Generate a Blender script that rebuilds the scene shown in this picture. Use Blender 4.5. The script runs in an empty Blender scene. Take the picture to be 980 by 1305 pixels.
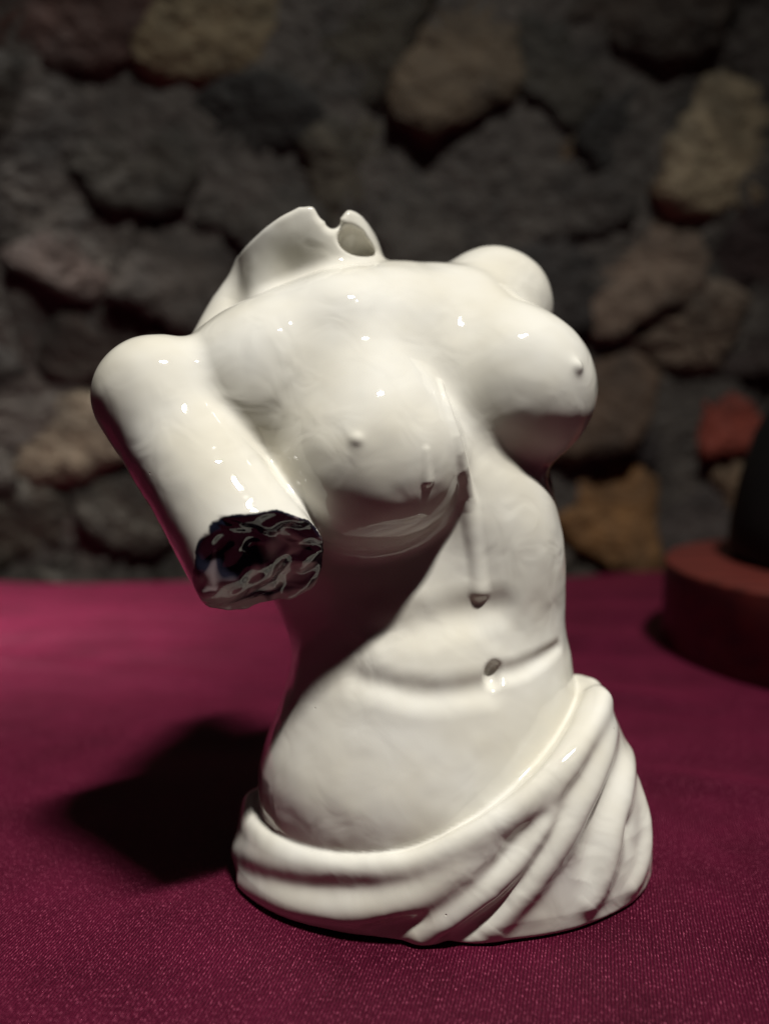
import bpy, math, random
import numpy as np
from mathutils import Vector

# ------------------------------------------------------------------ camera, world, lamps, exposure
FPX, CX, CY = 1100.0, 490.0, 652.5          # focal length and centre, in pixels of the 980x1305 photograph
CAM_H, PITCH = 18.0, math.radians(8.0)      # centimetres above the cloth, tilt downwards
sc = bpy.context.scene
col = sc.collection
cd = bpy.data.cameras.new('camera')
cam = bpy.data.objects.new('camera', cd)
col.objects.link(cam)
sc.camera = cam
cam.location = (0, 0, CAM_H / 100)
cam.rotation_euler = (math.pi / 2 - PITCH, 0, 0)
cd.sensor_fit = 'VERTICAL'
cd.sensor_height = 36.0
cd.lens = 36.0 * FPX / 1305.0
cd.clip_start = 0.01
cd.clip_end = 50
cd.dof.use_dof = True
cd.dof.focus_distance = 0.284
cd.dof.aperture_fstop = 4.2

w = bpy.data.worlds.new('World')
sc.world = w
w.use_nodes = True
w.node_tree.nodes['Background'].inputs['Color'].default_value = (0.75, 0.85, 1.0, 1)
w.node_tree.nodes['Background'].inputs['Strength'].default_value = 0.004


def lamp(name, loc, target, power, sx, sy, color, spread, roll=0.0):
    ld = bpy.data.lights.new(name, 'AREA')
    ld.shape = 'RECTANGLE'
    ld.size, ld.size_y = sx, sy
    ld.energy = power
    ld.color = color
    ld.spread = math.radians(spread)
    o = bpy.data.objects.new(name, ld)
    col.objects.link(o)
    o.location = Vector(loc) / 100
    d = (Vector(target) - Vector(loc)).normalized()
    q = d.to_track_quat('-Z', 'Y')
    o.rotation_euler = q.to_euler()
    o.rotation_euler.rotate_axis('Z', math.radians(roll))
    return o


lamp('overhead_light', (40, -25, 212), (-2, 26, 6), 3.7, 0.28, 0.06, (1.0, 0.975, 0.93), 52)
lamp('overhead_light', (51, -22, 212), (-2, 26, 6), 2.5, 0.28, 0.06, (1.0, 0.975, 0.93), 52)
lamp('overhead_light', (-38, 70, 110), (-30, 66, 0), 1.05, 0.10, 0.05, (1.0, 0.95, 0.90), 27)  # added unseen light, only to brighten the cloth at back left
sc.view_settings.view_transform = 'Standard'
sc.view_settings.look = 'None'
sc.view_settings.exposure = 0.0
sc.view_settings.gamma = 1.0
sc.cycles.use_denoising = True
sc.cycles.max_bounces = 8

# ------------------------------------------------------------------ helpers
S_, C_ = math.sin(PITCH), math.cos(PITCH)
CAMP = np.array([0.0, 0.0, CAM_H])


def ray(px, py):
    u, v = (px - CX) / FPX, (CY - py) / FPX
    d = np.array([u, C_ + v * S_, -S_ + v * C_])
    return d


def at(px, py, Y):
    d = ray(px, py)
    return CAMP + d * (Y / d[1])


def on_z(px, py, z):
    d = ray(px, py)
    return CAMP + d * ((z - CAM_H) / d[2])


def tag(o, label, cat, group=None, kind=None):
    o['label'] = label
    o['category'] = cat
    if group:
        o['group'] = group
    if kind:
        o['kind'] = kind


def mesh_obj(name, verts, faces, mat, parent=None, smooth=True):
    me = bpy.data.meshes.new(name)
    me.from_pydata([tuple(v) for v in verts], [], [tuple(f) for f in faces])
    me.update()
    if smooth:
        me.shade_smooth()
    me.materials.append(mat)
    o = bpy.data.objects.new(name, me)
    col.objects.link(o)
    if parent:
        o.parent = parent
        o.matrix_parent_inverse = parent.matrix_world.inverted()
    return o


def empty(name, loc):
    o = bpy.data.objects.new(name, None)
    col.objects.link(o)
    o.location = loc
    o.empty_display_size = 0.02
    bpy.context.view_layer.update()
    return o


# ------------------------------------------------------------------ materials
class NT:
    def __init__(s, name):
        s.m = bpy.data.materials.new(name)
        s.m.use_nodes = True
        s.t = s.m.node_tree
        s.b = s.t.nodes['Principled BSDF']

    def n(s, typ, ins=None, **kw):
        nd = s.t.nodes.new(typ)
        for k, v in kw.items():
            setattr(nd, k, v)
        for k, v in (ins or {}).items():
            s.set(nd.inputs[k], v)
        return nd

    def set(s, sock, v):
        if isinstance(v, bpy.types.NodeSocket):
            s.t.links.new(v, sock)
        else:
            sock.default_value = v

    def p(s, **kw):
        for k, v in kw.items():
            s.set(s.b.inputs[k.replace('_', ' ')], v)

    def ramp(s, fac, stops):
        r = s.n('ShaderNodeValToRGB')
        s.set(r.inputs[0], fac)
        e = r.color_ramp.elements
        while len(e) < len(stops):
            e.new(0.5)
        for el, (p, c) in zip(e, stops):
            el.position = p
            el.color = c if len(c) == 4 else (*c, 1)
        return r.outputs[0]


def glaze_material():
    m = NT('white_glaze')
    tc = m.n('ShaderNodeTexCoord').outputs['Object']
    big = m.n('ShaderNodeTexNoise', {'Vector': tc, 'Scale': 28.0, 'Detail': 3.0})
    c = m.ramp(big.outputs[0], [(0.3, (0.57, 0.54, 0.455)), (0.7, (0.62, 0.605, 0.55))])
    pin = m.n('ShaderNodeTexVoronoi', {'Vector': tc, 'Scale': 130.0, 'Randomness': 1.0})
    pinm = m.ramp(pin.outputs['Distance'], [(0.0, (1, 1, 1)), (0.05, (0, 0, 0))])
    sel = m.n('ShaderNodeTexNoise', {'Vector': tc, 'Scale': 60.0})
    selm = m.ramp(sel.outputs[0], [(0.58, (0, 0, 0)), (0.64, (1, 1, 1))])
    mul = m.n('ShaderNodeMath', {0: pinm, 1: selm}, operation='MULTIPLY')
    mix = m.n('ShaderNodeMix', {0: mul.outputs[0], 6: c, 7: (0.30, 0.27, 0.22, 1)}, data_type='RGBA')
    rip = m.n('ShaderNodeTexNoise', {'Vector': tc, 'Scale': 75.0, 'Detail': 1.5, 'Distortion': 0.8})
    wmask = m.n('ShaderNodeTexNoise', {'Vector': tc, 'Scale': 22.0, 'Detail': 1.0})
    wr = m.n('ShaderNodeMapRange', {0: wmask.outputs[0], 1: 0.42, 2: 0.68, 3: 0.05, 4: 0.22})
    bump = m.n('ShaderNodeBump', {'Height': rip.outputs[0], 'Strength': wr.outputs[0], 'Distance': 0.004})
    bump2 = m.n('ShaderNodeBump', {'Height': mul.outputs[0], 'Strength': 0.5, 'Distance': 0.0006,
                                   'Normal': bump.outputs[0]}, invert=True)
    # dark lustre on the broken arm end, with pale patches and a painted reflection below
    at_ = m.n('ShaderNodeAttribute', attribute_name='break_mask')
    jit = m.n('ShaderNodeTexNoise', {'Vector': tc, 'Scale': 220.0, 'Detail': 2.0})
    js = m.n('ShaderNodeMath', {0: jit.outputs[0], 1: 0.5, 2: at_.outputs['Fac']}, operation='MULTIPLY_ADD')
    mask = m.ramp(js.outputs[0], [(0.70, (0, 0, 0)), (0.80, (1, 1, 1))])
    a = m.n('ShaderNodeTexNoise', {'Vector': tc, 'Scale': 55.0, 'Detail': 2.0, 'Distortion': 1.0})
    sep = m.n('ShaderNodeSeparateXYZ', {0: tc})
    low = m.n('ShaderNodeMath', {0: sep.outputs[2], 1: -11.0, 2: 1.40}, operation='MULTIPLY_ADD')  # paler lower down: reflection of belly and cloth put into the colour
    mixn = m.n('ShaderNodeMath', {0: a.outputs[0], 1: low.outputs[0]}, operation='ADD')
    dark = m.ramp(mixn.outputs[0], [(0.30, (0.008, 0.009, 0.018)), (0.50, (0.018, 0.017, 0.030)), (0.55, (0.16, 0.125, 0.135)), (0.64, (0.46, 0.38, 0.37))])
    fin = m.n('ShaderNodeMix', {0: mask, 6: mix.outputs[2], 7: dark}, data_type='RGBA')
    b = m.n('ShaderNodeTexNoise', {'Vector': tc, 'Scale': 62.0, 'Detail': 1.0, 'Distortion': 0.5})
    st = m.n('ShaderNodeMath', {0: mask, 1: 0.45}, operation='MULTIPLY')
    bump3 = m.n('ShaderNodeBump', {'Height': b.outputs[0], 'Strength': st.outputs[0], 'Distance': 0.004, 'Normal': bump2.outputs[0]})
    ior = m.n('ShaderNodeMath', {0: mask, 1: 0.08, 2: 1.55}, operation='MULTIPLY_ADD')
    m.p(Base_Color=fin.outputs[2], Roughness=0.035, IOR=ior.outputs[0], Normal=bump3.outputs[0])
    return m.m


def cloth_material():
    m = NT('burgundy_satin')
    tc = m.n('ShaderNodeTexCoord').outputs['Object']
    mp = m.n('ShaderNodeMapping', {'Vector': tc, 'Rotation': (0, 0, math.radians(14))})
    wob = m.n('ShaderNodeTexNoise', {'Vector': tc, 'Scale': 40.0, 'Detail': 2.0})
    twill = m.n('ShaderNodeTexWave', {'Vector': mp.outputs[0], 'Scale': 285.0, 'Distortion': 1.0,
                                      'Detail': 1.0, 'Detail Scale': 2.0}, wave_type='BANDS', bands_direction='X')
    th = m.n('ShaderNodeMapping', {'Vector': tc, 'Scale': (2600, 700, 1)})
    fl = m.n('ShaderNodeTexNoise', {'Vector': th.outputs[0], 'Scale': 1.0, 'Detail': 1.0})
    glint = m.ramp(fl.outputs[0], [(0.56, (0, 0, 0)), (0.78, (1, 1, 1))])
    prod = m.n('ShaderNodeMath', {0: glint, 1: twill.outputs[1]}, operation='MULTIPLY')
    pat = m.n('ShaderNodeTexNoise', {'Vector': tc, 'Scale': 22.0, 'Detail': 4.0, 'Roughness': 0.6})
    patm = m.ramp(pat.outputs[0], [(0.35, (0.022, 0.0016, 0.0058)), (0.7, (0.056, 0.0036, 0.015))])
    tw = m.n('ShaderNodeMix', {0: twill.outputs[1], 6: (0.3, 0.3, 0.3, 1), 7: (1.4, 1.4, 1.4, 1)}, data_type='RGBA')
    c1 = m.n('ShaderNodeMix', {0: 1.0, 6: patm, 7: tw.outputs[2]}, data_type='RGBA', blend_type='MULTIPLY')
    c2 = m.n('ShaderNodeMix', {0: prod.outputs[0], 6: c1.outputs[2], 7: (0.40, 0.085, 0.15, 1)}, data_type='RGBA')
    hsum = m.n('ShaderNodeMath', {0: twill.outputs[1], 1: fl.outputs[0]}, operation='ADD')
    bump = m.n('ShaderNodeBump', {'Height': hsum.outputs[0], 'Strength': 0.7, 'Distance': 0.0004})
    m.p(Base_Color=c2.outputs[2], Roughness=0.46, Specular_IOR_Level=0.35, Specular_Tint=(1.0, 0.18, 0.36, 1), Sheen_Weight=0.7,
        Sheen_Roughness=0.4, Sheen_Tint=(0.95, 0.09, 0.26, 1), Normal=bump.outputs[0])
    return m.m


def stone_material(name, base, var=0.35):
    m = NT(name)
    tc = m.n('ShaderNodeTexCoord').outputs['Object']
    a = m.n('ShaderNodeTexNoise', {'Vector': tc, 'Scale': 11.0, 'Detail': 6.0, 'Roughness': 0.7, 'Distortion': 0.5})
    lo = tuple(x * (1 - var) for x in base)
    hi = tuple(min(1, x * (1 + var * 1.6)) for x in base)
    c = m.ramp(a.outputs[0], [(0.3, lo), (0.72, hi)])
    b = m.n('ShaderNodeTexNoise', {'Vector': tc, 'Scale': 60.0, 'Detail': 5.0})
    bp = m.n('ShaderNodeBump', {'Height': b.outputs[0], 'Strength': 0.8, 'Distance': 0.012})
    m.p(Base_Color=c, Roughness=0.8, Normal=bp.outputs[0])
    return m.m


def wood_material():
    m = NT('red_stained_wood')
    tc = m.n('ShaderNodeTexCoord').outputs['Object']
    mp = m.n('ShaderNodeMapping', {'Vector': tc, 'Scale': (6, 60, 60)})
    a = m.n('ShaderNodeTexNoise', {'Vector': mp.outputs[0], 'Scale': 1.5, 'Detail': 5.0})
    c = m.ramp(a.outputs[0], [(0.3, (0.045, 0.009, 0.007)), (0.7, (0.12, 0.020, 0.014))])
    m.p(Base_Color=c, Roughness=0.42)
    return m.m


def black_material():
    m = NT('black_glaze')
    tc = m.n('ShaderNodeTexCoord').outputs['Object']
    a = m.n('ShaderNodeTexNoise', {'Vector': tc, 'Scale': 20.0, 'Detail': 3.0})
    c = m.ramp(a.outputs[0], [(0.3, (0.003, 0.003, 0.003)), (0.7, (0.008, 0.0075, 0.007))])
    m.p(Base_Color=c, Roughness=0.6, Specular_IOR_Level=0.25)
    return m.m


# ------------------------------------------------------------------ the stone wall
def clip_poly(poly, nx, ny, c):
    out = []
    for i in range(len(poly)):
        a, b = poly[i], poly[(i + 1) % len(poly)]
        da, db = a[0] * nx + a[1] * ny - c, b[0] * nx + b[1] * ny - c
        if da <= 0:
            out.append(a)
        if (da < 0) != (db < 0):
            t = da / (da - db)
            out.append((a[0] + (b[0] - a[0]) * t, a[1] + (b[1] - a[1]) * t))
    return out


WALL_YAW = math.radians(6.5)
WALL_Y = 89.0


def build_wall():
    rng = random.Random(5)
    root = empty('stone_wall', (0, WALL_Y / 100, -0.6))
    root.rotation_euler = (0, 0, WALL_YAW)
    bpy.context.view_layer.update()
    tag(root, 'dark rubble stone wall rising behind the burgundy cloth', 'wall')
    ca, sa = math.cos(WALL_YAW), math.sin(WALL_YAW)

    def wall_uv(px, py):                                      # photograph pixel to wall plane, centimetres
        d = ray(px, py)
        # points p = (u*ca, WALL_Y + u*sa, z)
        k = WALL_Y / (d[1] - d[0] * sa / ca)
        return d[0] * k / ca, CAM_H + d[2] * k
    seeds = [  # px, py, colour (linear)
        (270, 55, (.26, .22, .14)), (95, 25, (.085, .040, .032)), (60, 150, (.055, .048, .038)), (165, 190, (.05, .044, .036)),
        (440, 70, (.075, .068, .05)), (575, 110, (.16, .125, .085)), (725, 120, (.06, .056, .046)), (830, 10, (.075, .06, .048)),
        (805, 165, (.022, .02, .018)), (910, 195, (.44, .38, .27)), (975, 30, (.06, .048, .04)), (640, 178, (.22, .17, .115)),
        (300, 168, (.02, .018, .016)), (330, 235, (.06, .055, .05)), (450, 225, (.09, .08, .06)),
        (40, 255, (.05, .044, .04)), (560, 250, (.085, .078, .072)), (690, 270, (.07, .062, .058)),
        (110, 330, (.10, .072, .066)), (215, 350, (.075, .064, .058)), (20, 400, (.085, .062, .055)),
        (130, 440, (.075, .06, .052)), (800, 350, (.24, .185, .15)), (880, 420, (.22, .175, .14)),
        (715, 340, (.045, .04, .04)), (965, 330, (.05, .026, .026)), (970, 440, (.05, .034, .032)),
        (75, 555, (.20, .165, .125)), (55, 670, (.075, .068, .054)), (160, 650, (.07, .066, .055)),
        (110, 735, (.05, .045, .036)), (300, 560, (.06, .05, .045)), (420, 640, (.08, .066, .055)),
        (560, 480, (.09, .076, .062)), (560, 660, (.09, .076, .062)), (775, 640, (.24, .125, .042)), (770, 515, (.12, .08, .055)),
        (850, 535, (.035, .028, .03)), (868, 640, (.075, .062, .062)), (915, 537, (.30, .055, .034)), (938, 620, (.34, .25, .17)),
        (985, 510, (.05, .038, .036)), (650, 720, (.08, .066, .055)), (290, 735, (.055, .05, .042)), (380, 400, (.07, .058, .05)),
    ]
    pts = [(*wall_uv(px, py), c) for px, py, c in seeds]
    u0, u1 = wall_uv(-15, 400)[0], wall_uv(995, 400)[0]
    v1, v0 = wall_uv(490, -15)[1], wall_uv(490, 745)[1]
    for i in range(-8, 9):                                     # rubble goes on past the frame
        for j in range(-4, 9):
            u, v = i * 13 + rng.uniform(-4, 4), 12 + j * 11 + rng.uniform(-3, 3)
            if u0 - 3 < u < u1 + 3 and v0 - 3 < v < v1 + 3:
                continue
            k = rng.uniform(.05, .13)
            pts.append((u, v, (k, k * .88, k * .78)))
    AN = 1.45                                                  # beds run level: cells wider than tall
    mats = {}
    for i, (u, v, c) in enumerate(pts):
        poly = [(u - 16, v - 12), (u + 16, v - 12), (u + 16, v + 12), (u - 16, v + 12)]
        for j, (u2, v2, _) in enumerate(pts):
            if j == i or abs(u2 - u) > 40 or abs(v2 - v) > 32:
                continue
            dx, dy = u2 - u, (v2 - v) * AN * AN
            mid = ((u + u2) / 2, (v + v2) / 2)
            poly = clip_poly(poly, dx, dy, dx * mid[0] + dy * mid[1])
            if len(poly) < 3:
                break
        if len(poly) < 3:
            continue
        cx = sum(p[0] for p in poly) / len(poly)
        cy = sum(p[1] for p in poly) / len(poly)
        # resample outline radially, rounded corners, ragged edge
        N = 30
        outline = []
        for k in range(N):
            a = 2 * math.pi * k / N
            dx, dy = math.cos(a), math.sin(a)
            best = 1e9
            for q in range(len(poly)):
                x1, y1 = poly[q][0] - cx, poly[q][1] - cy
                x2, y2 = poly[(q + 1) % len(poly)][0] - cx, poly[(q + 1) % len(poly)][1] - cy
                ex, ey = x2 - x1, y2 - y1
                det = dx * ey - dy * ex
                if abs(det) < 1e-9:
                    continue
                t = (x1 * ey - y1 * ex) / det
                s = (x1 * dy - y1 * dx) / det
                if t > 0 and -1e-6 <= s <= 1 + 1e-6:
                    best = min(best, t)
            outline.append(best)
        sm = [(outline[k - 1] + 5 * outline[k] + outline[(k + 1) % N]) / 7 * (1 + .09 * math.sin(k * 1.9 + i) * math.sin(k * .8 + 2 * i) + rng.uniform(-.05, .03)) for k in range(N)]
        gap = rng.uniform(-1.2, 0.0)
        proud = rng.uniform(1.2, 2.6)
        tilt = (rng.uniform(-.22, .22), rng.uniform(-.30, .15))
        vs, fs = [], []
        rings = [(1.04, -1.5), (1.0, 0.45), (0.93, 0.8), (0.75, 1.0), (0.42, 1.04)]
        for rf, h in rings:
            for k in range(N):
                a = 2 * math.pi * k / N
                r = max(.4, (sm[k] - gap) * rf * (1 + rng.uniform(-.03, .03)))
                x, y = r * math.cos(a), r * math.sin(a)
                d = proud * h + (x * tilt[0] + y * tilt[1] if h > 0 else 0) + (rng.uniform(-.35, .35) if h > 0 else 0)
                vs.append((x / 100, -d / 100, y / 100))
        vs.append((0, -(proud * 1.08) / 100, 0))
        for ri in range(len(rings) - 1):
            for k in range(N):
                k2 = (k + 1) % N
                fs.append((ri * N + k, ri * N + k2, (ri + 1) * N + k2, (ri + 1) * N + k))
        last = (len(rings) - 1) * N
        for k in range(N):
            fs.append((last + k, last + (k + 1) % N, len(vs) - 1))
        key = c
        if key not in mats:
            mats[key] = stone_material('wall_stone', tuple(.44 * x * t for x, t in zip(c, (1.06, .97, .84))), .75)
        o = mesh_obj('stone', vs, fs, mats[key])
        o.parent = root
        o.location = (cx / 100, 0, cy / 100 + 0.6)
    mort = stone_material('dark_mortar', (.055, .047, .039), .7)
    rngm = random.Random(2)
    vs, fs = [], []
    nu, nv = 60, 40
    for j in range(nv + 1):
        for i in range(nu + 1):
            vs.append((-1.4 + 2.8 * i / nu, -0.016 + rngm.uniform(-.006, .006), 2.0 * j / nv))
    for j in range(nv):
        for i in range(nu):
            a = j * (nu + 1) + i
            fs.append((a, a + 1, a + nu + 2, a + nu + 1))
    mm = mesh_obj('mortar', vs, fs, mort)
    mm.parent = root
    return root


build_wall()


# ------------------------------------------------------------------ the cloth on the table
def vnoise2(x, y, seed=0):
    xi, yi = np.floor(x).astype(np.int64), np.floor(y).astype(np.int64)
    fx, fy = x - xi, y - yi
    fx, fy = fx * fx * (3 - 2 * fx), fy * fy * (3 - 2 * fy)

    def h(a, b):
        n = (a * 374761393 + b * 668265263 + seed * 974711) & 0x7fffffff
        n = ((n ^ (n >> 13)) * 1274126177) & 0x7fffffff
        return ((n ^ (n >> 16)) & 0xffff) / 65535.0
    return (h(xi, yi) * (1 - fx) + h(xi + 1, yi) * fx) * (1 - fy) + (h(xi, yi + 1) * (1 - fx) + h(xi + 1, yi + 1) * fx) * fy


def back_edge(x):
    return 82.5 + x * math.tan(WALL_YAW) + 0.25 * np.sin(x * .35)


def build_cloth():
    nx, ny = 300, 300
    us = np.linspace(-75, 75, nx)
    ts = np.linspace(0, 1, ny)
    X, T = np.meshgrid(us, ts, indexing='ij')
    edge = back_edge(X)
    Y = 6 + (edge - 6) * T
    # shallow wrinkles, running mostly across
    Z = np.zeros_like(X)
    far = np.clip((Y - 34) / 25, 0, 1)
    Z += far * 1.0 * (vnoise2(X / 15 + Y * .02, Y / 4.0 + X * .04, 3) - .5)
    Z += far * 0.45 * (vnoise2(X / 9, Y / 2.6, 5) - .5)
    Z += 0.05 * (vnoise2(X / 5, Y / 5, 8) - .5) * np.clip((Y - 36) / 6, 0, 1)
    # soft creases running from beside the statue to the pedestal
    for (ax, ay, bx, by, amp, wd) in [(10, 40, 26, 33, .18, 1.1), (-30, 58, -4, 50, .16, 1.3), (-36, 47, -12, 43, .12, 1.0),
                                      (8, 52, 20, 47, .22, 1.2), (-30, 70, 0, 66, .22, 1.6)]:
        L = math.hypot(bx - ax, by - ay)
        ux, uy = (bx - ax) / L, (by - ay) / L
        s = np.clip(((X - ax) * ux + (Y - ay) * uy) / L, 0, 1)
        dd = np.hypot(X - ax - s * L * ux, Y - ay - s * L * uy)
        Z += 1.9 * amp * np.exp(-(dd / wd) ** 2) * np.sin(np.pi * np.clip(s, .02, .98))
    Z = np.minimum(Z, 0.8)
    # flat where the statue and the pedestal stand
    Z *= np.clip((np.hypot((X - 2.2) / 10, (Y - 31.2) / 7.5) - 1) * 3, 0, 1)
    Z *= np.clip((np.hypot(X - PED[0], Y - PED[1]) - PED[2] - .3) / 3, 0, 1)
    verts = np.stack([X, Y, Z], -1).reshape(-1, 3)
    faces = []
    idx = np.arange(nx * ny).reshape(nx, ny)
    a, b, c, d = idx[:-1, :-1], idx[1:, :-1], idx[1:, 1:], idx[:-1, 1:]
    faces = np.stack([a, b, c, d], -1).reshape(-1, 4).tolist()
    # the cloth falls over the far edge and the near edge of the table
    vl = verts.tolist()

    def skirt(row, dy):
        nonlocal vl
        prev = row
        for k in range(1, 7):
            ang = k / 6 * math.pi / 2
            start = len(vl)
            for i in range(nx):
                x, y, z = verts[row[i]]
                vl.append([x, y + dy * 0.6 * math.sin(ang), z - 0.6 * (1 - math.cos(ang))])
            cur = list(range(start, start + nx))
            for i in range(nx - 1):
                f = (prev[i], prev[i + 1], cur[i + 1], cur[i])
                faces.append(f if dy > 0 else f[::-1])
            prev = cur
        start = len(vl)
        for i in range(nx):
            x, y, z = verts[row[i]]
            vl.append([x, y + dy * (0.6 + .4 * math.sin(x * .6)), -35])
        cur = list(range(start, start + nx))
        for i in range(nx - 1):
            f = (prev[i], prev[i + 1], cur[i + 1], cur[i])
            faces.append(f if dy > 0 else f[::-1])
    skirt(idx[:, -1].tolist(), 1.0)
    skirt(idx[:, 0].tolist(), -1.0)
    o = mesh_obj('tablecloth', np.array(vl) / 100, faces, cloth_material())
    tag(o, 'burgundy satin tablecloth spread under the white torso vase', 'tablecloth')
    return o


# ------------------------------------------------------------------ round pedestal with the black vase
PED = (31.9, 58.5, 12.0)        # centre x, y and radius, centimetres
PED_H = 6.0


def lathe(name, prof, mat, parent, n=96):
    vs, fs = [], []
    for r, z in prof:
        for k in range(n):
            a = 2 * math.pi * k / n
            vs.append((r * math.cos(a) / 100, r * math.sin(a) / 100, z / 100))
    for i in range(len(prof) - 1):
        for k in range(n):
            k2 = (k + 1) % n
            fs.append((i * n + k, i * n + k2, (i + 1) * n + k2, (i + 1) * n + k))
    o = mesh_obj(name, vs, fs, mat)
    o.parent = parent
    return o


def build_pedestal():
    wood = wood_material()
    root = empty('round_pedestal', (PED[0] / 100, PED[1] / 100, 0))
    R = PED[2]
    lathe('side', [(.01, 0), (R - .15, 0), (R, .15), (R, PED_H - .35)], wood, root)
    lathe('top', [(R, PED_H - .35), (R, PED_H - .18), (R - .06, PED_H - .06), (R - .2, PED_H), (R * .5, PED_H), (.01, PED_H)], wood, root)
    tag(root, 'low round red-brown wooden pedestal standing on the burgundy cloth', 'pedestal')
    vx, vy = PED[0] + .8, PED[1] + 1.6
    b = empty('black_vase', (vx / 100, vy / 100, PED_H / 100))
    blk = black_material()
    lathe('body', [(.01, 0), (7.2, 0), (7.7, .3), (7.9, 1.2), (7.8, 3), (7.3, 6), (6.5, 9), (5.3, 11.6), (3.9, 13.6)], blk, b)
    lathe('neck', [(3.9, 13.6), (3.0, 15.0), (2.6, 17), (2.6, 20), (2.9, 21.2), (3.2, 21.6), (2.9, 21.7), (2.4, 21.2), (2.2, 17), (.01, 16)], blk, b)
    tag(b, 'dark black rounded vase standing on the red-brown pedestal', 'vase')


build_cloth()
build_pedestal()


# ------------------------------------------------------------------ the ceramic torso: one distance field, cut into parts
def nrm(v):
    v = np.asarray(v, float)
    return v / np.linalg.norm(v)


def frame(yaw, roll=0.0, pitch=0.0):
    """rows: right axis, forward(away) axis, up axis of a shape turned by yaw (deg, to its left), roll and pitch"""
    cy_, sy_ = math.cos(math.radians(yaw)), math.sin(math.radians(yaw))
    Rz = np.array([[cy_, -sy_, 0], [sy_, cy_, 0], [0, 0, 1]])
    cr, sr = math.cos(math.radians(roll)), math.sin(math.radians(roll))
    Ry = np.array([[cr, 0, sr], [0, 1, 0], [-sr, 0, cr]])
    cp, sp = math.cos(math.radians(pitch)), math.sin(math.radians(pitch))
    Rx = np.array([[1, 0, 0], [0, cp, -sp], [0, sp, cp]])
    return (Rz @ Ry @ Rx).T.astype(np.float32)


def ell(p, c, r, F=None):
    q = p - np.asarray(c, np.float32)
    if F is not None:
        q = q @ F.T
    r = np.asarray(r, np.float32)
    k0 = np.sqrt(((q / r) ** 2).sum(1))
    k1 = np.sqrt(((q / (r * r)) ** 2).sum(1)) + 1e-6
    return k0 * (k0 - 1) / k1


def cone(p, a, b, ra, rb):
    a = np.asarray(a, np.float32)
    b = np.asarray(b, np.float32)
    ab = b - a
    t = np.clip(((p - a) @ ab) / (ab @ ab), 0, 1)
    d = p - a - t[:, None] * ab
    return np.sqrt((d * d).sum(1)) - (ra + (rb - ra) * t)


def tube(p, pts, rads):
    d = None
    for i in range(len(pts) - 1):
        e = cone(p, pts[i], pts[i + 1], rads[i], rads[i + 1])
        d = e if d is None else np.minimum(d, e)
    return d


def smin(a, b, k):
    h = np.maximum(k - np.abs(a - b), 0) / k
    return np.minimum(a, b) - h * h * k * .25


def smax(a, b, k):
    return -smin(-a, -b, k)


def vnoise3(p, scale, seed=0):
    q = p * np.float32(scale)
    i = np.floor(q).astype(np.int64)
    f = (q - i).astype(np.float32)
    f = f * f * (3 - 2 * f)

    def h(dx, dy, dz):
        n = ((i[:, 0] + dx) * 374761393 + (i[:, 1] + dy) * 668265263 + (i[:, 2] + dz) * 2147483647 // 3 + seed * 974711) & 0x7fffffff
        n = ((n ^ (n >> 13)) * 1274126177) & 0x7fffffff
        return (((n ^ (n >> 16)) & 0xffff) / 32767.5 - 1).astype(np.float32)
    r = 0
    for dx in (0, 1):
        wx = f[:, 0] if dx else 1 - f[:, 0]
        for dy in (0, 1):
            wy = f[:, 1] if dy else 1 - f[:, 1]
            for dz in (0, 1):
                wz = f[:, 2] if dz else 1 - f[:, 2]
                r = r + wx * wy * wz * h(dx, dy, dz)
    return r


# --- landmarks (pixel + distance from the camera)
SH_R = at(196, 508, 30.0)            # right shoulder, nearer
SH_L = at(636, 388, 36.8)            # left shoulder, farther
ARM_END = at(326, 712, 27.3)
ARM_AX = nrm(ARM_END - SH_R)
F_CHEST = frame(27, -14, 0)
F_RIB = frame(25, -8, 0)
F_BELLY = frame(14, 0, 0)
NECK_B = at(400, 420, 35.0)
NECK_T = at(392, 250, 35.6)
BR_R = at(470, 588, 30.2)            # breast on the arm side
BR_L = at(657, 500, 32.8)
NIP_R = at(455, 560, 27.4)
NIP_L = at(738, 466, 31.0)


def d_arm_raw(p):
    d = cone(p, SH_R, ARM_END + ARM_AX * 2.8, 1.93, 2.2)
    return smin(d, ell(p, SH_R + np.array([.2, .3, .1]), (2.05, 2.1, 2.0)), .8)


def arm_plane(p):
    q = p - ARM_END.astype(np.float32)
    s = q @ nrm(np.array([.46, -.74, -.50])).astype(np.float32)
    s = s - .30 + .40 * vnoise3(p, .75, 4) + .15 * vnoise3(p, 1.9, 9)
    # a chipped ledge along the upper rim
    up = q @ nrm(np.array([.45, -.1, .89])).astype(np.float32)
    lat = q @ nrm(np.array([.8, .3, -.5])).astype(np.float32)
    led = np.clip((up - .95 + .12 * vnoise3(p, 1.6, 31)) / .12, 0, 1)
    dip = np.exp(-((up - 1.12) / .16) ** 2)
    return s - .12 * led + .16 * dip


def d_arm(p):
    return smin(smax(d_arm_raw(p), arm_plane(p), .16), tube(p, *ARM_DRIP), .25)


def d_shoulder(p):
    d = ell(p, SH_L + np.array([-.28, 0, -.12]), (2.5, 2.3, 2.5), frame(20, 30, 0))
    return d


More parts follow.
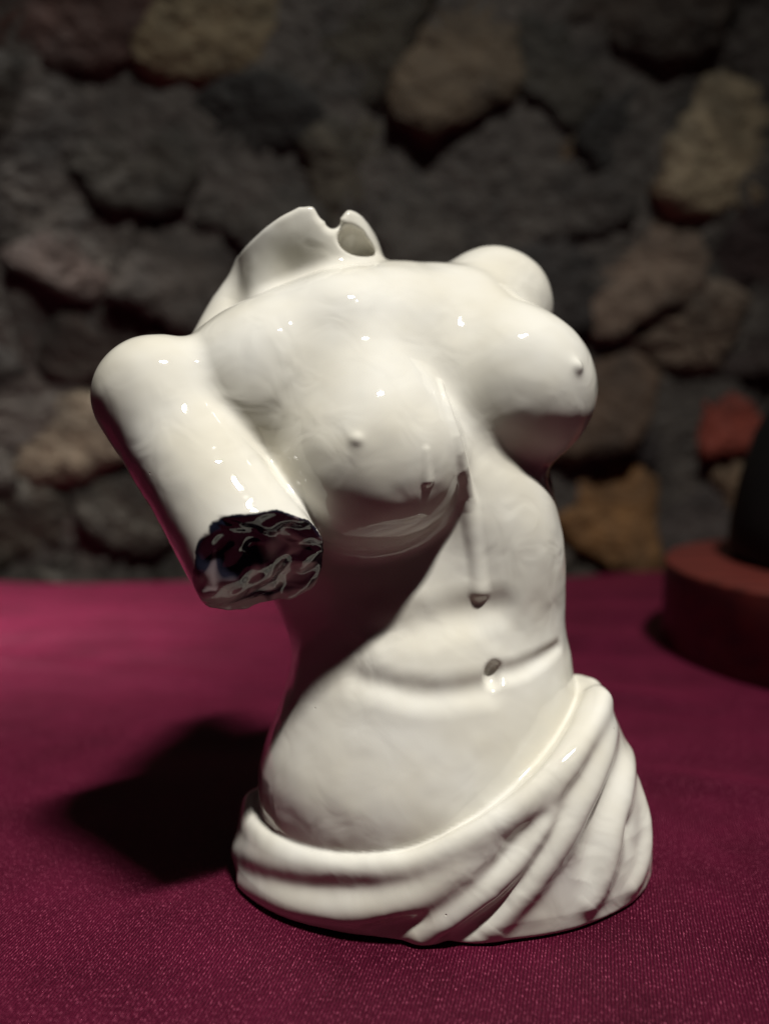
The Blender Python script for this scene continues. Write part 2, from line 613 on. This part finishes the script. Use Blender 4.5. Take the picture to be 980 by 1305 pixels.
def d_neck(p):
    d = cone(p, NECK_B, NECK_T, 3.1, 2.75)
    # scooped hollow on the front
    d = smax(d, -ell(p, at(366, 348, 30.6), (1.65, 2.25, 2.0)), 1.1)
    # broken top: high on the arm side, dropping towards the other shoulder
    q = p - at(385, 268, 33.5).astype(np.float32)
    top = q[:, 2] + .05 * vnoise3(p, 2, 3) - .0
    top = np.maximum(top, q[:, 2] * .8 - .45 * q[:, 0] * np.where(q[:, 0] < 0, 1, .0))
    d = smax(d, top, .22)
    # inside of the neck, opened to the front beside the ridge
    hole = tube(p, [at(398, 240, 35.6), at(404, 420, 35.4)], [1.75, 1.7])
    d = smax(d, -hole, .3)
    gap = tube(p, [at(440, 284, 32), at(452, 312, 33.4), at(466, 333, 34.2)], [.40, .58, .46])
    d = smax(d, -gap, .2)
    notch = np.minimum(cone(p, at(424, 281, 28), at(424, 281, 42), .24, .36), cone(p, at(421, 266, 28), at(421, 266, 42), .42, .6))
    d = smax(d, -notch, .3)
    # the far lobe slopes down to the farther shoulder
    nr = np.cross(nrm(at(500, 330, 34) - at(462, 274, 34)), nrm(ray(480, 300)))
    nr = nrm(nr) * (1 if nr[2] > 0 else -1)
    d = smax(d, (p - at(462, 274, 34).astype(np.float32)) @ nr.astype(np.float32), .4)
    return d


def d_torso_base(p):
    d = ell(p, at(520, 660, 34.2), (6.3, 4.4, 6.4), F_RIB)
    d = smin(d, ell(p, at(558, 845, 32.6), (5.25, 4.3, 5.0), frame(22, 0, 0)), 2.0)
    d = smin(d, ell(p, at(540, 985, 31.6), (6.35, 5.0, 5.4), F_BELLY), 2.0)
    d = smin(d, ell(p, at(622, 700, 32.3), (2.8, 2.7, 4.2), frame(24, -8, 0)), 1.3)
    d = smin(d, tube(p, [at(560, 480, 32.4), at(582, 570, 31.6), at(602, 650, 31.2)], [1.3, 1.2, 1.2]), 1.2)
    # upper chest and shoulder girdle
    d = smin(d, ell(p, at(470, 455, 34.4), (6.6, 3.5, 3.5), F_CHEST), 2.0)
    d = smin(d, cone(p, SH_R + np.array([1.2, 1.2, .1]), NECK_B + np.array([-.6, 0, -1.2]), 1.7, 2.0), 1.2)
    d = smin(d, ell(p, at(342, 512, 31.0), (2.5, 2.3, 2.9), frame(0, -20, 0)), 1.9)
    d = smin(d, ell(p, at(440, 470, 32.2), (4.4, 2.0, 2.6), frame(20, -14, 0)), 2.2)
    d = smin(d, tube(p, [at(262, 452, 33.4), at(300, 398, 34.6), at(335, 350, 35.2)], [.8, 1.0, 1.0]), .9)
    d = smin(d, cone(p, SH_L + np.array([-.8, 0, -1.0]), NECK_B + np.array([.8, 0, -1.6]), 2.0, 2.0), 1.2)
    return d


def d_breasts(p):
    a = ell(p, BR_R, (3.1, 2.95, 2.95), frame(12, 0, 0))
    a = smin(a, cone(p, BR_R + np.array([0, .5, .3]), at(440, 440, 32.1), 2.7, 2.6), 2.2)
    b = ell(p, BR_L, (2.95, 2.6, 2.75), frame(25, 0, 0))
    b = smin(b, cone(p, BR_L + np.array([-.3, .5, .3]), at(592, 412, 34.8), 2.4, 2.1), 2.0)
    return a, b


def d_skin0(p):
    d = d_torso_base(p)
    a, b = d_breasts(p)
    d = smin(d, a, .6)
    d = smin(d, b, .9)
    d = smin(d, d_shoulder(p), .8)
    return d


# --- drapery
def lerp_prof(z, zs, vs):
    return np.interp(z, zs, vs).astype(np.float32)


def d_drape0(p):
    z = p[:, 2]
    a = lerp_prof(z, [-1, 0, .8, 2.5, 4.5, 7, 9], [7.95, 8.0, 8.02, 7.75, 7.05, 6.0, 5.2])
    b = lerp_prof(z, [-1, 0, .8, 2.5, 4.5, 7, 9], [5.4, 5.45, 5.5, 5.45, 5.3, 4.9, 4.4])
    cx = lerp_prof(z, [0, 3, 7], [2.25, 2.2, 2.25])
    x, y = p[:, 0] - cx, p[:, 1] - 31.4
    k0 = np.sqrt((x / a) ** 2 + (y / b) ** 2)
    k1 = np.sqrt((x / a ** 2) ** 2 + (y / b ** 2) ** 2) + 1e-6
    d = k0 * (k0 - 1) / k1
    d = np.where(k0 < .2, -b * .8, d)
    u = (p[:, 0] - .8)
    cut = 2.55 + .62 * .5 * (u + np.sqrt(u * u + 1.5))
    d = smax(d, (z - cut) * .8, .5)
    d = smax(d, -z, .15)
    return d


def cast(px, py, field):
    d = ray(px, py)
    d = d / np.linalg.norm(d)
    t = 20.0
    for _ in range(90):
        pt = (CAMP + d * t).astype(np.float32)[None]
        v = float(field(pt)[0])
        t += v * .6
        if abs(v) < .004 or t > 60:
            break
    return (CAMP + d * t)


def base_field(p):
    return smin(d_skin0(p), d_drape0(p), .3)


def path(pts, field, sink=0.0):
    out = []
    for px, py in pts:
        q = cast(px, py, field)
        d = nrm(ray(px, py))
        out.append(q + d * sink)
    return out


def fine(pts, n=4):
    """Catmull-Rom through pixel points"""
    P = [np.array(q, float) for q in pts]
    P = [2 * P[0] - P[1]] + P + [2 * P[-1] - P[-2]]
    out = []
    for i in range(1, len(P) - 2):
        for k in range(n):
            t = k / n
            a, b, c, d = P[i - 1], P[i], P[i + 1], P[i + 2]
            out.append(.5 * ((2 * b) + (c - a) * t + (2 * a - 5 * b + 4 * c - d) * t * t + (3 * b - a - 3 * c + d) * t ** 3))
    out.append(P[-2])
    return [tuple(q) for q in out]


def rads(n, *vals):
    return list(np.interp(np.linspace(0, 1, n), np.linspace(0, 1, len(vals)), vals))


def mk(pts, field, sink, *r):
    f = fine(pts, 3)
    P = np.array(path(f, field, sink))
    for _ in range(3):
        P[1:-1] = (P[:-2] + 2 * P[1:-1] + P[2:]) / 4
    return (list(P), rads(len(f), *r))


FOLDS = []


def fold(pts, width, *amp):
    f = fine(pts, 4)
    P = np.array(path(f, base_field))
    for _ in range(4):
        P[1:-1] = (P[:-2] + 2 * P[1:-1] + P[2:]) / 4
    FOLDS.append((list(P), rads(len(f), *amp), width))


# raised folds, sweeping down from the farther hip
fold([(300, 1082), (345, 1100), (430, 1108), (520, 1100), (590, 1074), (650, 1036), (700, 988), (738, 930), (756, 885)], 0.475, 0.131, 0.222, 0.257, 0.283, 0.342, 0.357, 0.298)
fold([(312, 1128), (370, 1152), (450, 1162), (530, 1148), (590, 1108), (640, 1066)], 0.536, 0.298, 0.499, 0.499, 0.357, 0.06)
fold([(535, 1192), (610, 1150), (668, 1088), (712, 1014), (748, 944), (770, 892)], 0.432, 0.298, 0.475, 0.475, 0.428, 0.298)
fold([(632, 1182), (655, 1152), (697, 1098), (736, 1035), (766, 975), (782, 925)], 0.432, 0.178, 0.428, 0.499, 0.451, 0.178)
fold([(752, 1150), (768, 1120), (780, 1065), (798, 1005), (803, 960)], 0.415, 0.178, 0.451, 0.475, 0.178)
fold([(806, 1128), (818, 1100), (824, 1050), (814, 1000)], 0.432, 0.178, 0.357, 0.119)
# hollows between them
fold([(606, 1138), (645, 1094), (684, 1050), (722, 1003), (750, 955), (770, 908)], 0.337, 0.0, -0.271, -0.308, -0.271, -0.217, 0.0)
fold([(572, 1196), (612, 1168), (648, 1140), (687, 1087), (715, 1030), (735, 985)], 0.365, -0.18, -0.308, -0.271, -0.235, -0.163, 0.0)
fold([(740, 1122), (752, 1078), (764, 1034), (785, 985), (793, 945)], 0.393, 0.0, -0.253, -0.29, -0.253, 0.0)
fold([(791, 1018), (797, 1055), (801, 1095)], 0.337, 0.0, -0.198, 0.0)
fold([(450, 1180), (500, 1176), (550, 1164)], 0.365, 0.0, -0.253, 0.0)


def polyfold(p, pts, amp):
    best = np.full(len(p), 1e9, np.float32)
    val = np.zeros(len(p), np.float32)
    for i in range(len(pts) - 1):
        a = np.asarray(pts[i], np.float32)
        ab = np.asarray(pts[i + 1], np.float32) - a
        t = np.clip(((p - a) @ ab) / max(float(ab @ ab), 1e-6), 0, 1)
        q = p - a - t[:, None] * ab
        dd = (q * q).sum(1)
        m = dd < best
        best[m] = dd[m]
        val[m] = (amp[i] + (amp[i + 1] - amp[i]) * t)[m]
    return best, val


def d_drape(p):
    d = d_drape0(p)
    near = (np.abs(d) < 1.6) & (p[:, 1] < 35)
    q = p[near]
    if len(q):
        e = np.zeros(len(q), np.float32)
        for pts, amp, wd in FOLDS:
            dd, v = polyfold(q, pts, amp)
            e += v * np.exp(-dd / (wd * wd))
        d[near] -= e
    # ripples round the sides and the back
    ang = np.arctan2(p[:, 1] - 31.4, (p[:, 0] - 2.2) * .7)
    back = np.clip((p[:, 1] - 31.5) / 2.0, 0, 1)
    d = d + back * .22 * np.sin(ang * 11 + p[:, 2] * .35) * np.clip((6 - p[:, 2]) / 3, 0, 1)
    d = smax(d, -p[:, 2], .12)
    return d


SK = lambda p: d_skin0(p)
ARM_DRIP = mk([(352, 600), (385, 632), (404, 654), (409, 668)], d_arm_raw, .05, .05, .15, .17, .15)
DRIP_MAIN = mk([(560, 490), (572, 540), (585, 595), (598, 650), (606, 710), (610, 752)], SK, .20, .10, .22, .33, .27, .25, .26)
DRIP_SMALL = mk([(541, 575), (543, 612)], SK, .10, .09, .17)
BELLY_CREASE = mk([(455, 864), (510, 880), (560, 886), (622, 876)], SK, -.15, .02, .08, .12, .13)
SIDE_CREASE = mk([(636, 858), (672, 852), (712, 824)], SK, -.12, .22, .2, .08)
RIB_CREASE = mk([(490, 806), (545, 792), (600, 780), (640, 774)], SK, -.28, .06, .20, .16, .02)
NAVEL = cast(629, 861, SK)
NIPR = cast(455, 560, SK)
NIPL = cast(735, 467, SK)


def d_skin(p):
    d = d_skin0(p)
    d = smax(d, -tube(p, *BELLY_CREASE), .8)
    d = smax(d, -tube(p, *SIDE_CREASE), .4)
    d = smax(d, -tube(p, *RIB_CREASE), 1.0)
    d = smax(d, -ell(p, NAVEL + np.array([0, .05, 0]), (.28, .42, .42), frame(0, 15, 0)), .25)
    for c, g in ((NIPR, 1.0), (NIPL, 1.5)):
        rr = ((p - c.astype(np.float32)) ** 2).sum(1)
        d = d - g * (.055 * np.exp(-rr / .14) + .13 * np.exp(-rr / (.026 * g)))
    return d


def d_drip(p):
    d = tube(p, *DRIP_MAIN)
    e = ell(p, DRIP_MAIN[0][-1] + np.array([0, .10, 0]), (.23, .26, .27))
    return smin(d, e, .2), tube(p, *DRIP_SMALL)


def fields(p):
    return {'torso': d_skin(p), 'arm': d_arm(p), 'neck': d_neck(p), 'drape': d_drape(p), 'drips': d_drip(p)}


def field(p):
    f = fields(p)
    d = smin(f['torso'], f['arm'], .5)
    hole = tube(p, [at(398, 240, 35.6), at(404, 430, 35.4)], [1.75, 1.7])
    d = smax(d, -hole, .3)
    d = smin(d, f['neck'], .45)
    d = smin(d, f['drips'][0], .22)
    d = smin(d, f['drips'][1], .16)
    d = smin(d, f['drape'], .14)
    d = d + .05 * vnoise3(p, .5, 21) + .022 * vnoise3(p, 1.0, 27) + .009 * vnoise3(p, 1.9, 22)
    return smax(d, -p[:, 2], .3)


def chunked(fn, p, n=200000):
    return np.concatenate([fn(p[i:i + n]) for i in range(0, len(p), n)]) if len(p) else np.zeros(0, np.float32)


def polygonise(h):
    lo = np.array([-11.6, 21.4, -.4])
    hi = np.array([12.0, 41.6, 26.2])
    st = 4
    dims = (np.ceil((hi - lo) / h / st).astype(int) * st + 1)
    cg = [np.arange(0, dims[k], st) for k in range(3)]
    G = np.stack(np.meshgrid(*cg, indexing='ij'), -1)
    V = chunked(field, (lo + G.reshape(-1, 3) * h).astype(np.float32)).reshape(G.shape[:3])
    # trilinear upsample
    A = V
    for ax in range(3):
        n = A.shape[ax]
        xf = np.arange((n - 1) * st + 1) / st
        i0 = np.minimum(xf.astype(int), n - 2)
        t = (xf - i0).reshape([-1 if k == ax else 1 for k in range(3)]).astype(np.float32)
        A = np.take(A, i0, ax) * (1 - t) + np.take(A, i0 + 1, ax) * t
    act = np.abs(A) < h * st * 1.1
    ii = np.argwhere(act)
    A[act] = chunked(field, (lo + ii * h).astype(np.float32))
    ins = A < 0
    # surface nets
    nx, ny, nz = A.shape
    cs = np.zeros((nx - 1, ny - 1, nz - 1), np.int8)
    for dx in (0, 1):
        for dy in (0, 1):
            for dz in (0, 1):
                cs += ins[dx:nx - 1 + dx, dy:ny - 1 + dy, dz:nz - 1 + dz]
    cells = np.argwhere((cs > 0) & (cs < 8))
    vid = np.full(cs.shape, -1, np.int64)
    vid[tuple(cells.T)] = np.arange(len(cells))
    acc = np.zeros((len(cells), 3))
    cnt = np.zeros(len(cells))
    cor = [(a, b, c) for a in (0, 1) for b in (0, 1) for c in (0, 1)]
    for a in cor:
        for k in range(3):
            if a[k]:
                continue
            b = list(a)
            b[k] = 1
            va = A[cells[:, 0] + a[0], cells[:, 1] + a[1], cells[:, 2] + a[2]]
            vb = A[cells[:, 0] + b[0], cells[:, 1] + b[1], cells[:, 2] + b[2]]
            m = (va < 0) != (vb < 0)
            t = np.where(m, va / np.where(m, va - vb, 1), 0)
            pos = np.tile(np.array(a, float), (len(cells), 1))
            pos[:, k] = t
            acc[m] += pos[m]
            cnt[m] += 1
    P = lo + (cells + acc / cnt[:, None]) * h
    quads = []
    for k in range(3):
        s0 = [slice(None)] * 3
        s1 = [slice(None)] * 3
        s0[k], s1[k] = slice(0, -1), slice(1, None)
        a, b = ins[tuple(s0)], ins[tuple(s1)]
        e = np.argwhere(a != b)
        u, v = (k + 1) % 3, (k + 2) % 3
        ok = (e[:, u] > 0) & (e[:, v] > 0) & (e[:, u] < A.shape[u] - 1) & (e[:, v] < A.shape[v] - 1)
        e = e[ok]
        flip = b[tuple(e.T)]
        q = []
        for du, dv in ((-1, -1), (0, -1), (0, 0), (-1, 0)):
            c = e.copy()
            c[:, u] += du
            c[:, v] += dv
            q.append(vid[tuple(c.T)])
        q = np.stack(q, 1)
        q[flip] = q[flip][:, ::-1]
        quads.append(q)
    Q = np.concatenate(quads)

    def grad(p, e=.02):
        g = np.zeros_like(p)
        for k in range(3):
            o = np.zeros(3, np.float32)
            o[k] = e
            g[:, k] = (chunked(field, (p + o).astype(np.float32)) - chunked(field, (p - o).astype(np.float32))) / (2 * e)
        return g
    g = grad(P)
    gl = np.maximum((g * g).sum(1), .09)
    v = chunked(field, P.astype(np.float32))
    step = -(v / gl)[:, None] * g
    ln = np.linalg.norm(step, axis=1, keepdims=True)
    P = P + step * np.minimum(1, .6 * h / np.maximum(ln, 1e-9))
    P[:, 2] = np.maximum(P[:, 2], 0.0)
    g = grad(P, .035)
    N = g / np.maximum(np.linalg.norm(g, axis=1, keepdims=True), 1e-6)
    return P, N, Q


def build_torso():
    h = 0.09
    P, N, Q = polygonise(h)
    print('torso verts', len(P), 'quads', len(Q))
    C = P[Q].mean(1).astype(np.float32)
    f = {}
    n = 200000
    ff = [fields(C[i:i + n]) for i in range(0, len(C), n)]
    def catf(k, j=None):
        return np.concatenate([x[k] if j is None else x[k][j] for x in ff])
    dt, da, dn, dd = catf('torso'), catf('arm'), catf('neck'), catf('drape')
    d1, d2 = catf('drips', 0), catf('drips', 1)
    sh = chunked(d_shoulder, C)
    core = chunked(d_torso_base, C)
    lab = np.zeros(len(C), int)
    lab[(dn < dt - .02) & (C[:, 2] > 19)] = 3
    lab[(da < dt) & (dn > da)] = 1
    pl = chunked(arm_plane, C)
    lab[(lab == 1) & (pl > -.10)] = 2
    lab[(lab == 0) & (sh < core - .02)] = 4
    lab[(lab == 0) & (d1 < dt - .03)] = 5
    lab[(lab == 0) & (d2 < dt - .02)] = 6
    lab[(dd < dt) & (dd < da) & (C[:, 2] < 9)] = 7
    glaze = glaze_material()
    root = empty('torso_vase', (.022, .314, 0))
    tag(root, 'glossy white ceramic torso vase with broken arms and draped hips', 'vase')
    made = {}

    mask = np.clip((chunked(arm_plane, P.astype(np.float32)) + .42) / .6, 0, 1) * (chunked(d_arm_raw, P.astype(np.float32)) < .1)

    def part(k, name, parent):
        q = Q[lab == k]
        if not len(q):
            print('no faces for', name)
            return
        used, inv = np.unique(q, return_inverse=True)
        q = inv.reshape(q.shape)
        V = P[used] / 100 - np.array([.022, .314, 0])
        me = bpy.data.meshes.new(name)
        me.vertices.add(len(V))
        me.vertices.foreach_set('co', V.astype(np.float32).ravel())
        me.loops.add(len(q) * 4)
        me.loops.foreach_set('vertex_index', q.astype(np.int32).ravel())
        me.polygons.add(len(q))
        me.polygons.foreach_set('loop_start', np.arange(0, len(q) * 4, 4, dtype=np.int32))
        me.update(calc_edges=True)
        me.shade_smooth()
        me.normals_split_custom_set_from_vertices(N[used].astype(np.float32).tolist())
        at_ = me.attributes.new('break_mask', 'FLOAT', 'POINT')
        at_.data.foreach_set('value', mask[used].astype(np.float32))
        me.materials.append(glaze)
        o = bpy.data.objects.new(name, me)
        col.objects.link(o)
        o.parent = parent
        made[k] = o
        return o
    part(0, 'torso', root)
    part(1, 'upper_arm', root)
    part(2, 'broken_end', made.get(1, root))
    part(3, 'neck', root)
    part(4, 'shoulder_stump', root)
    part(5, 'drip', root)
    part(6, 'drip', root)
    part(7, 'drapery', root)
    return root


build_torso()
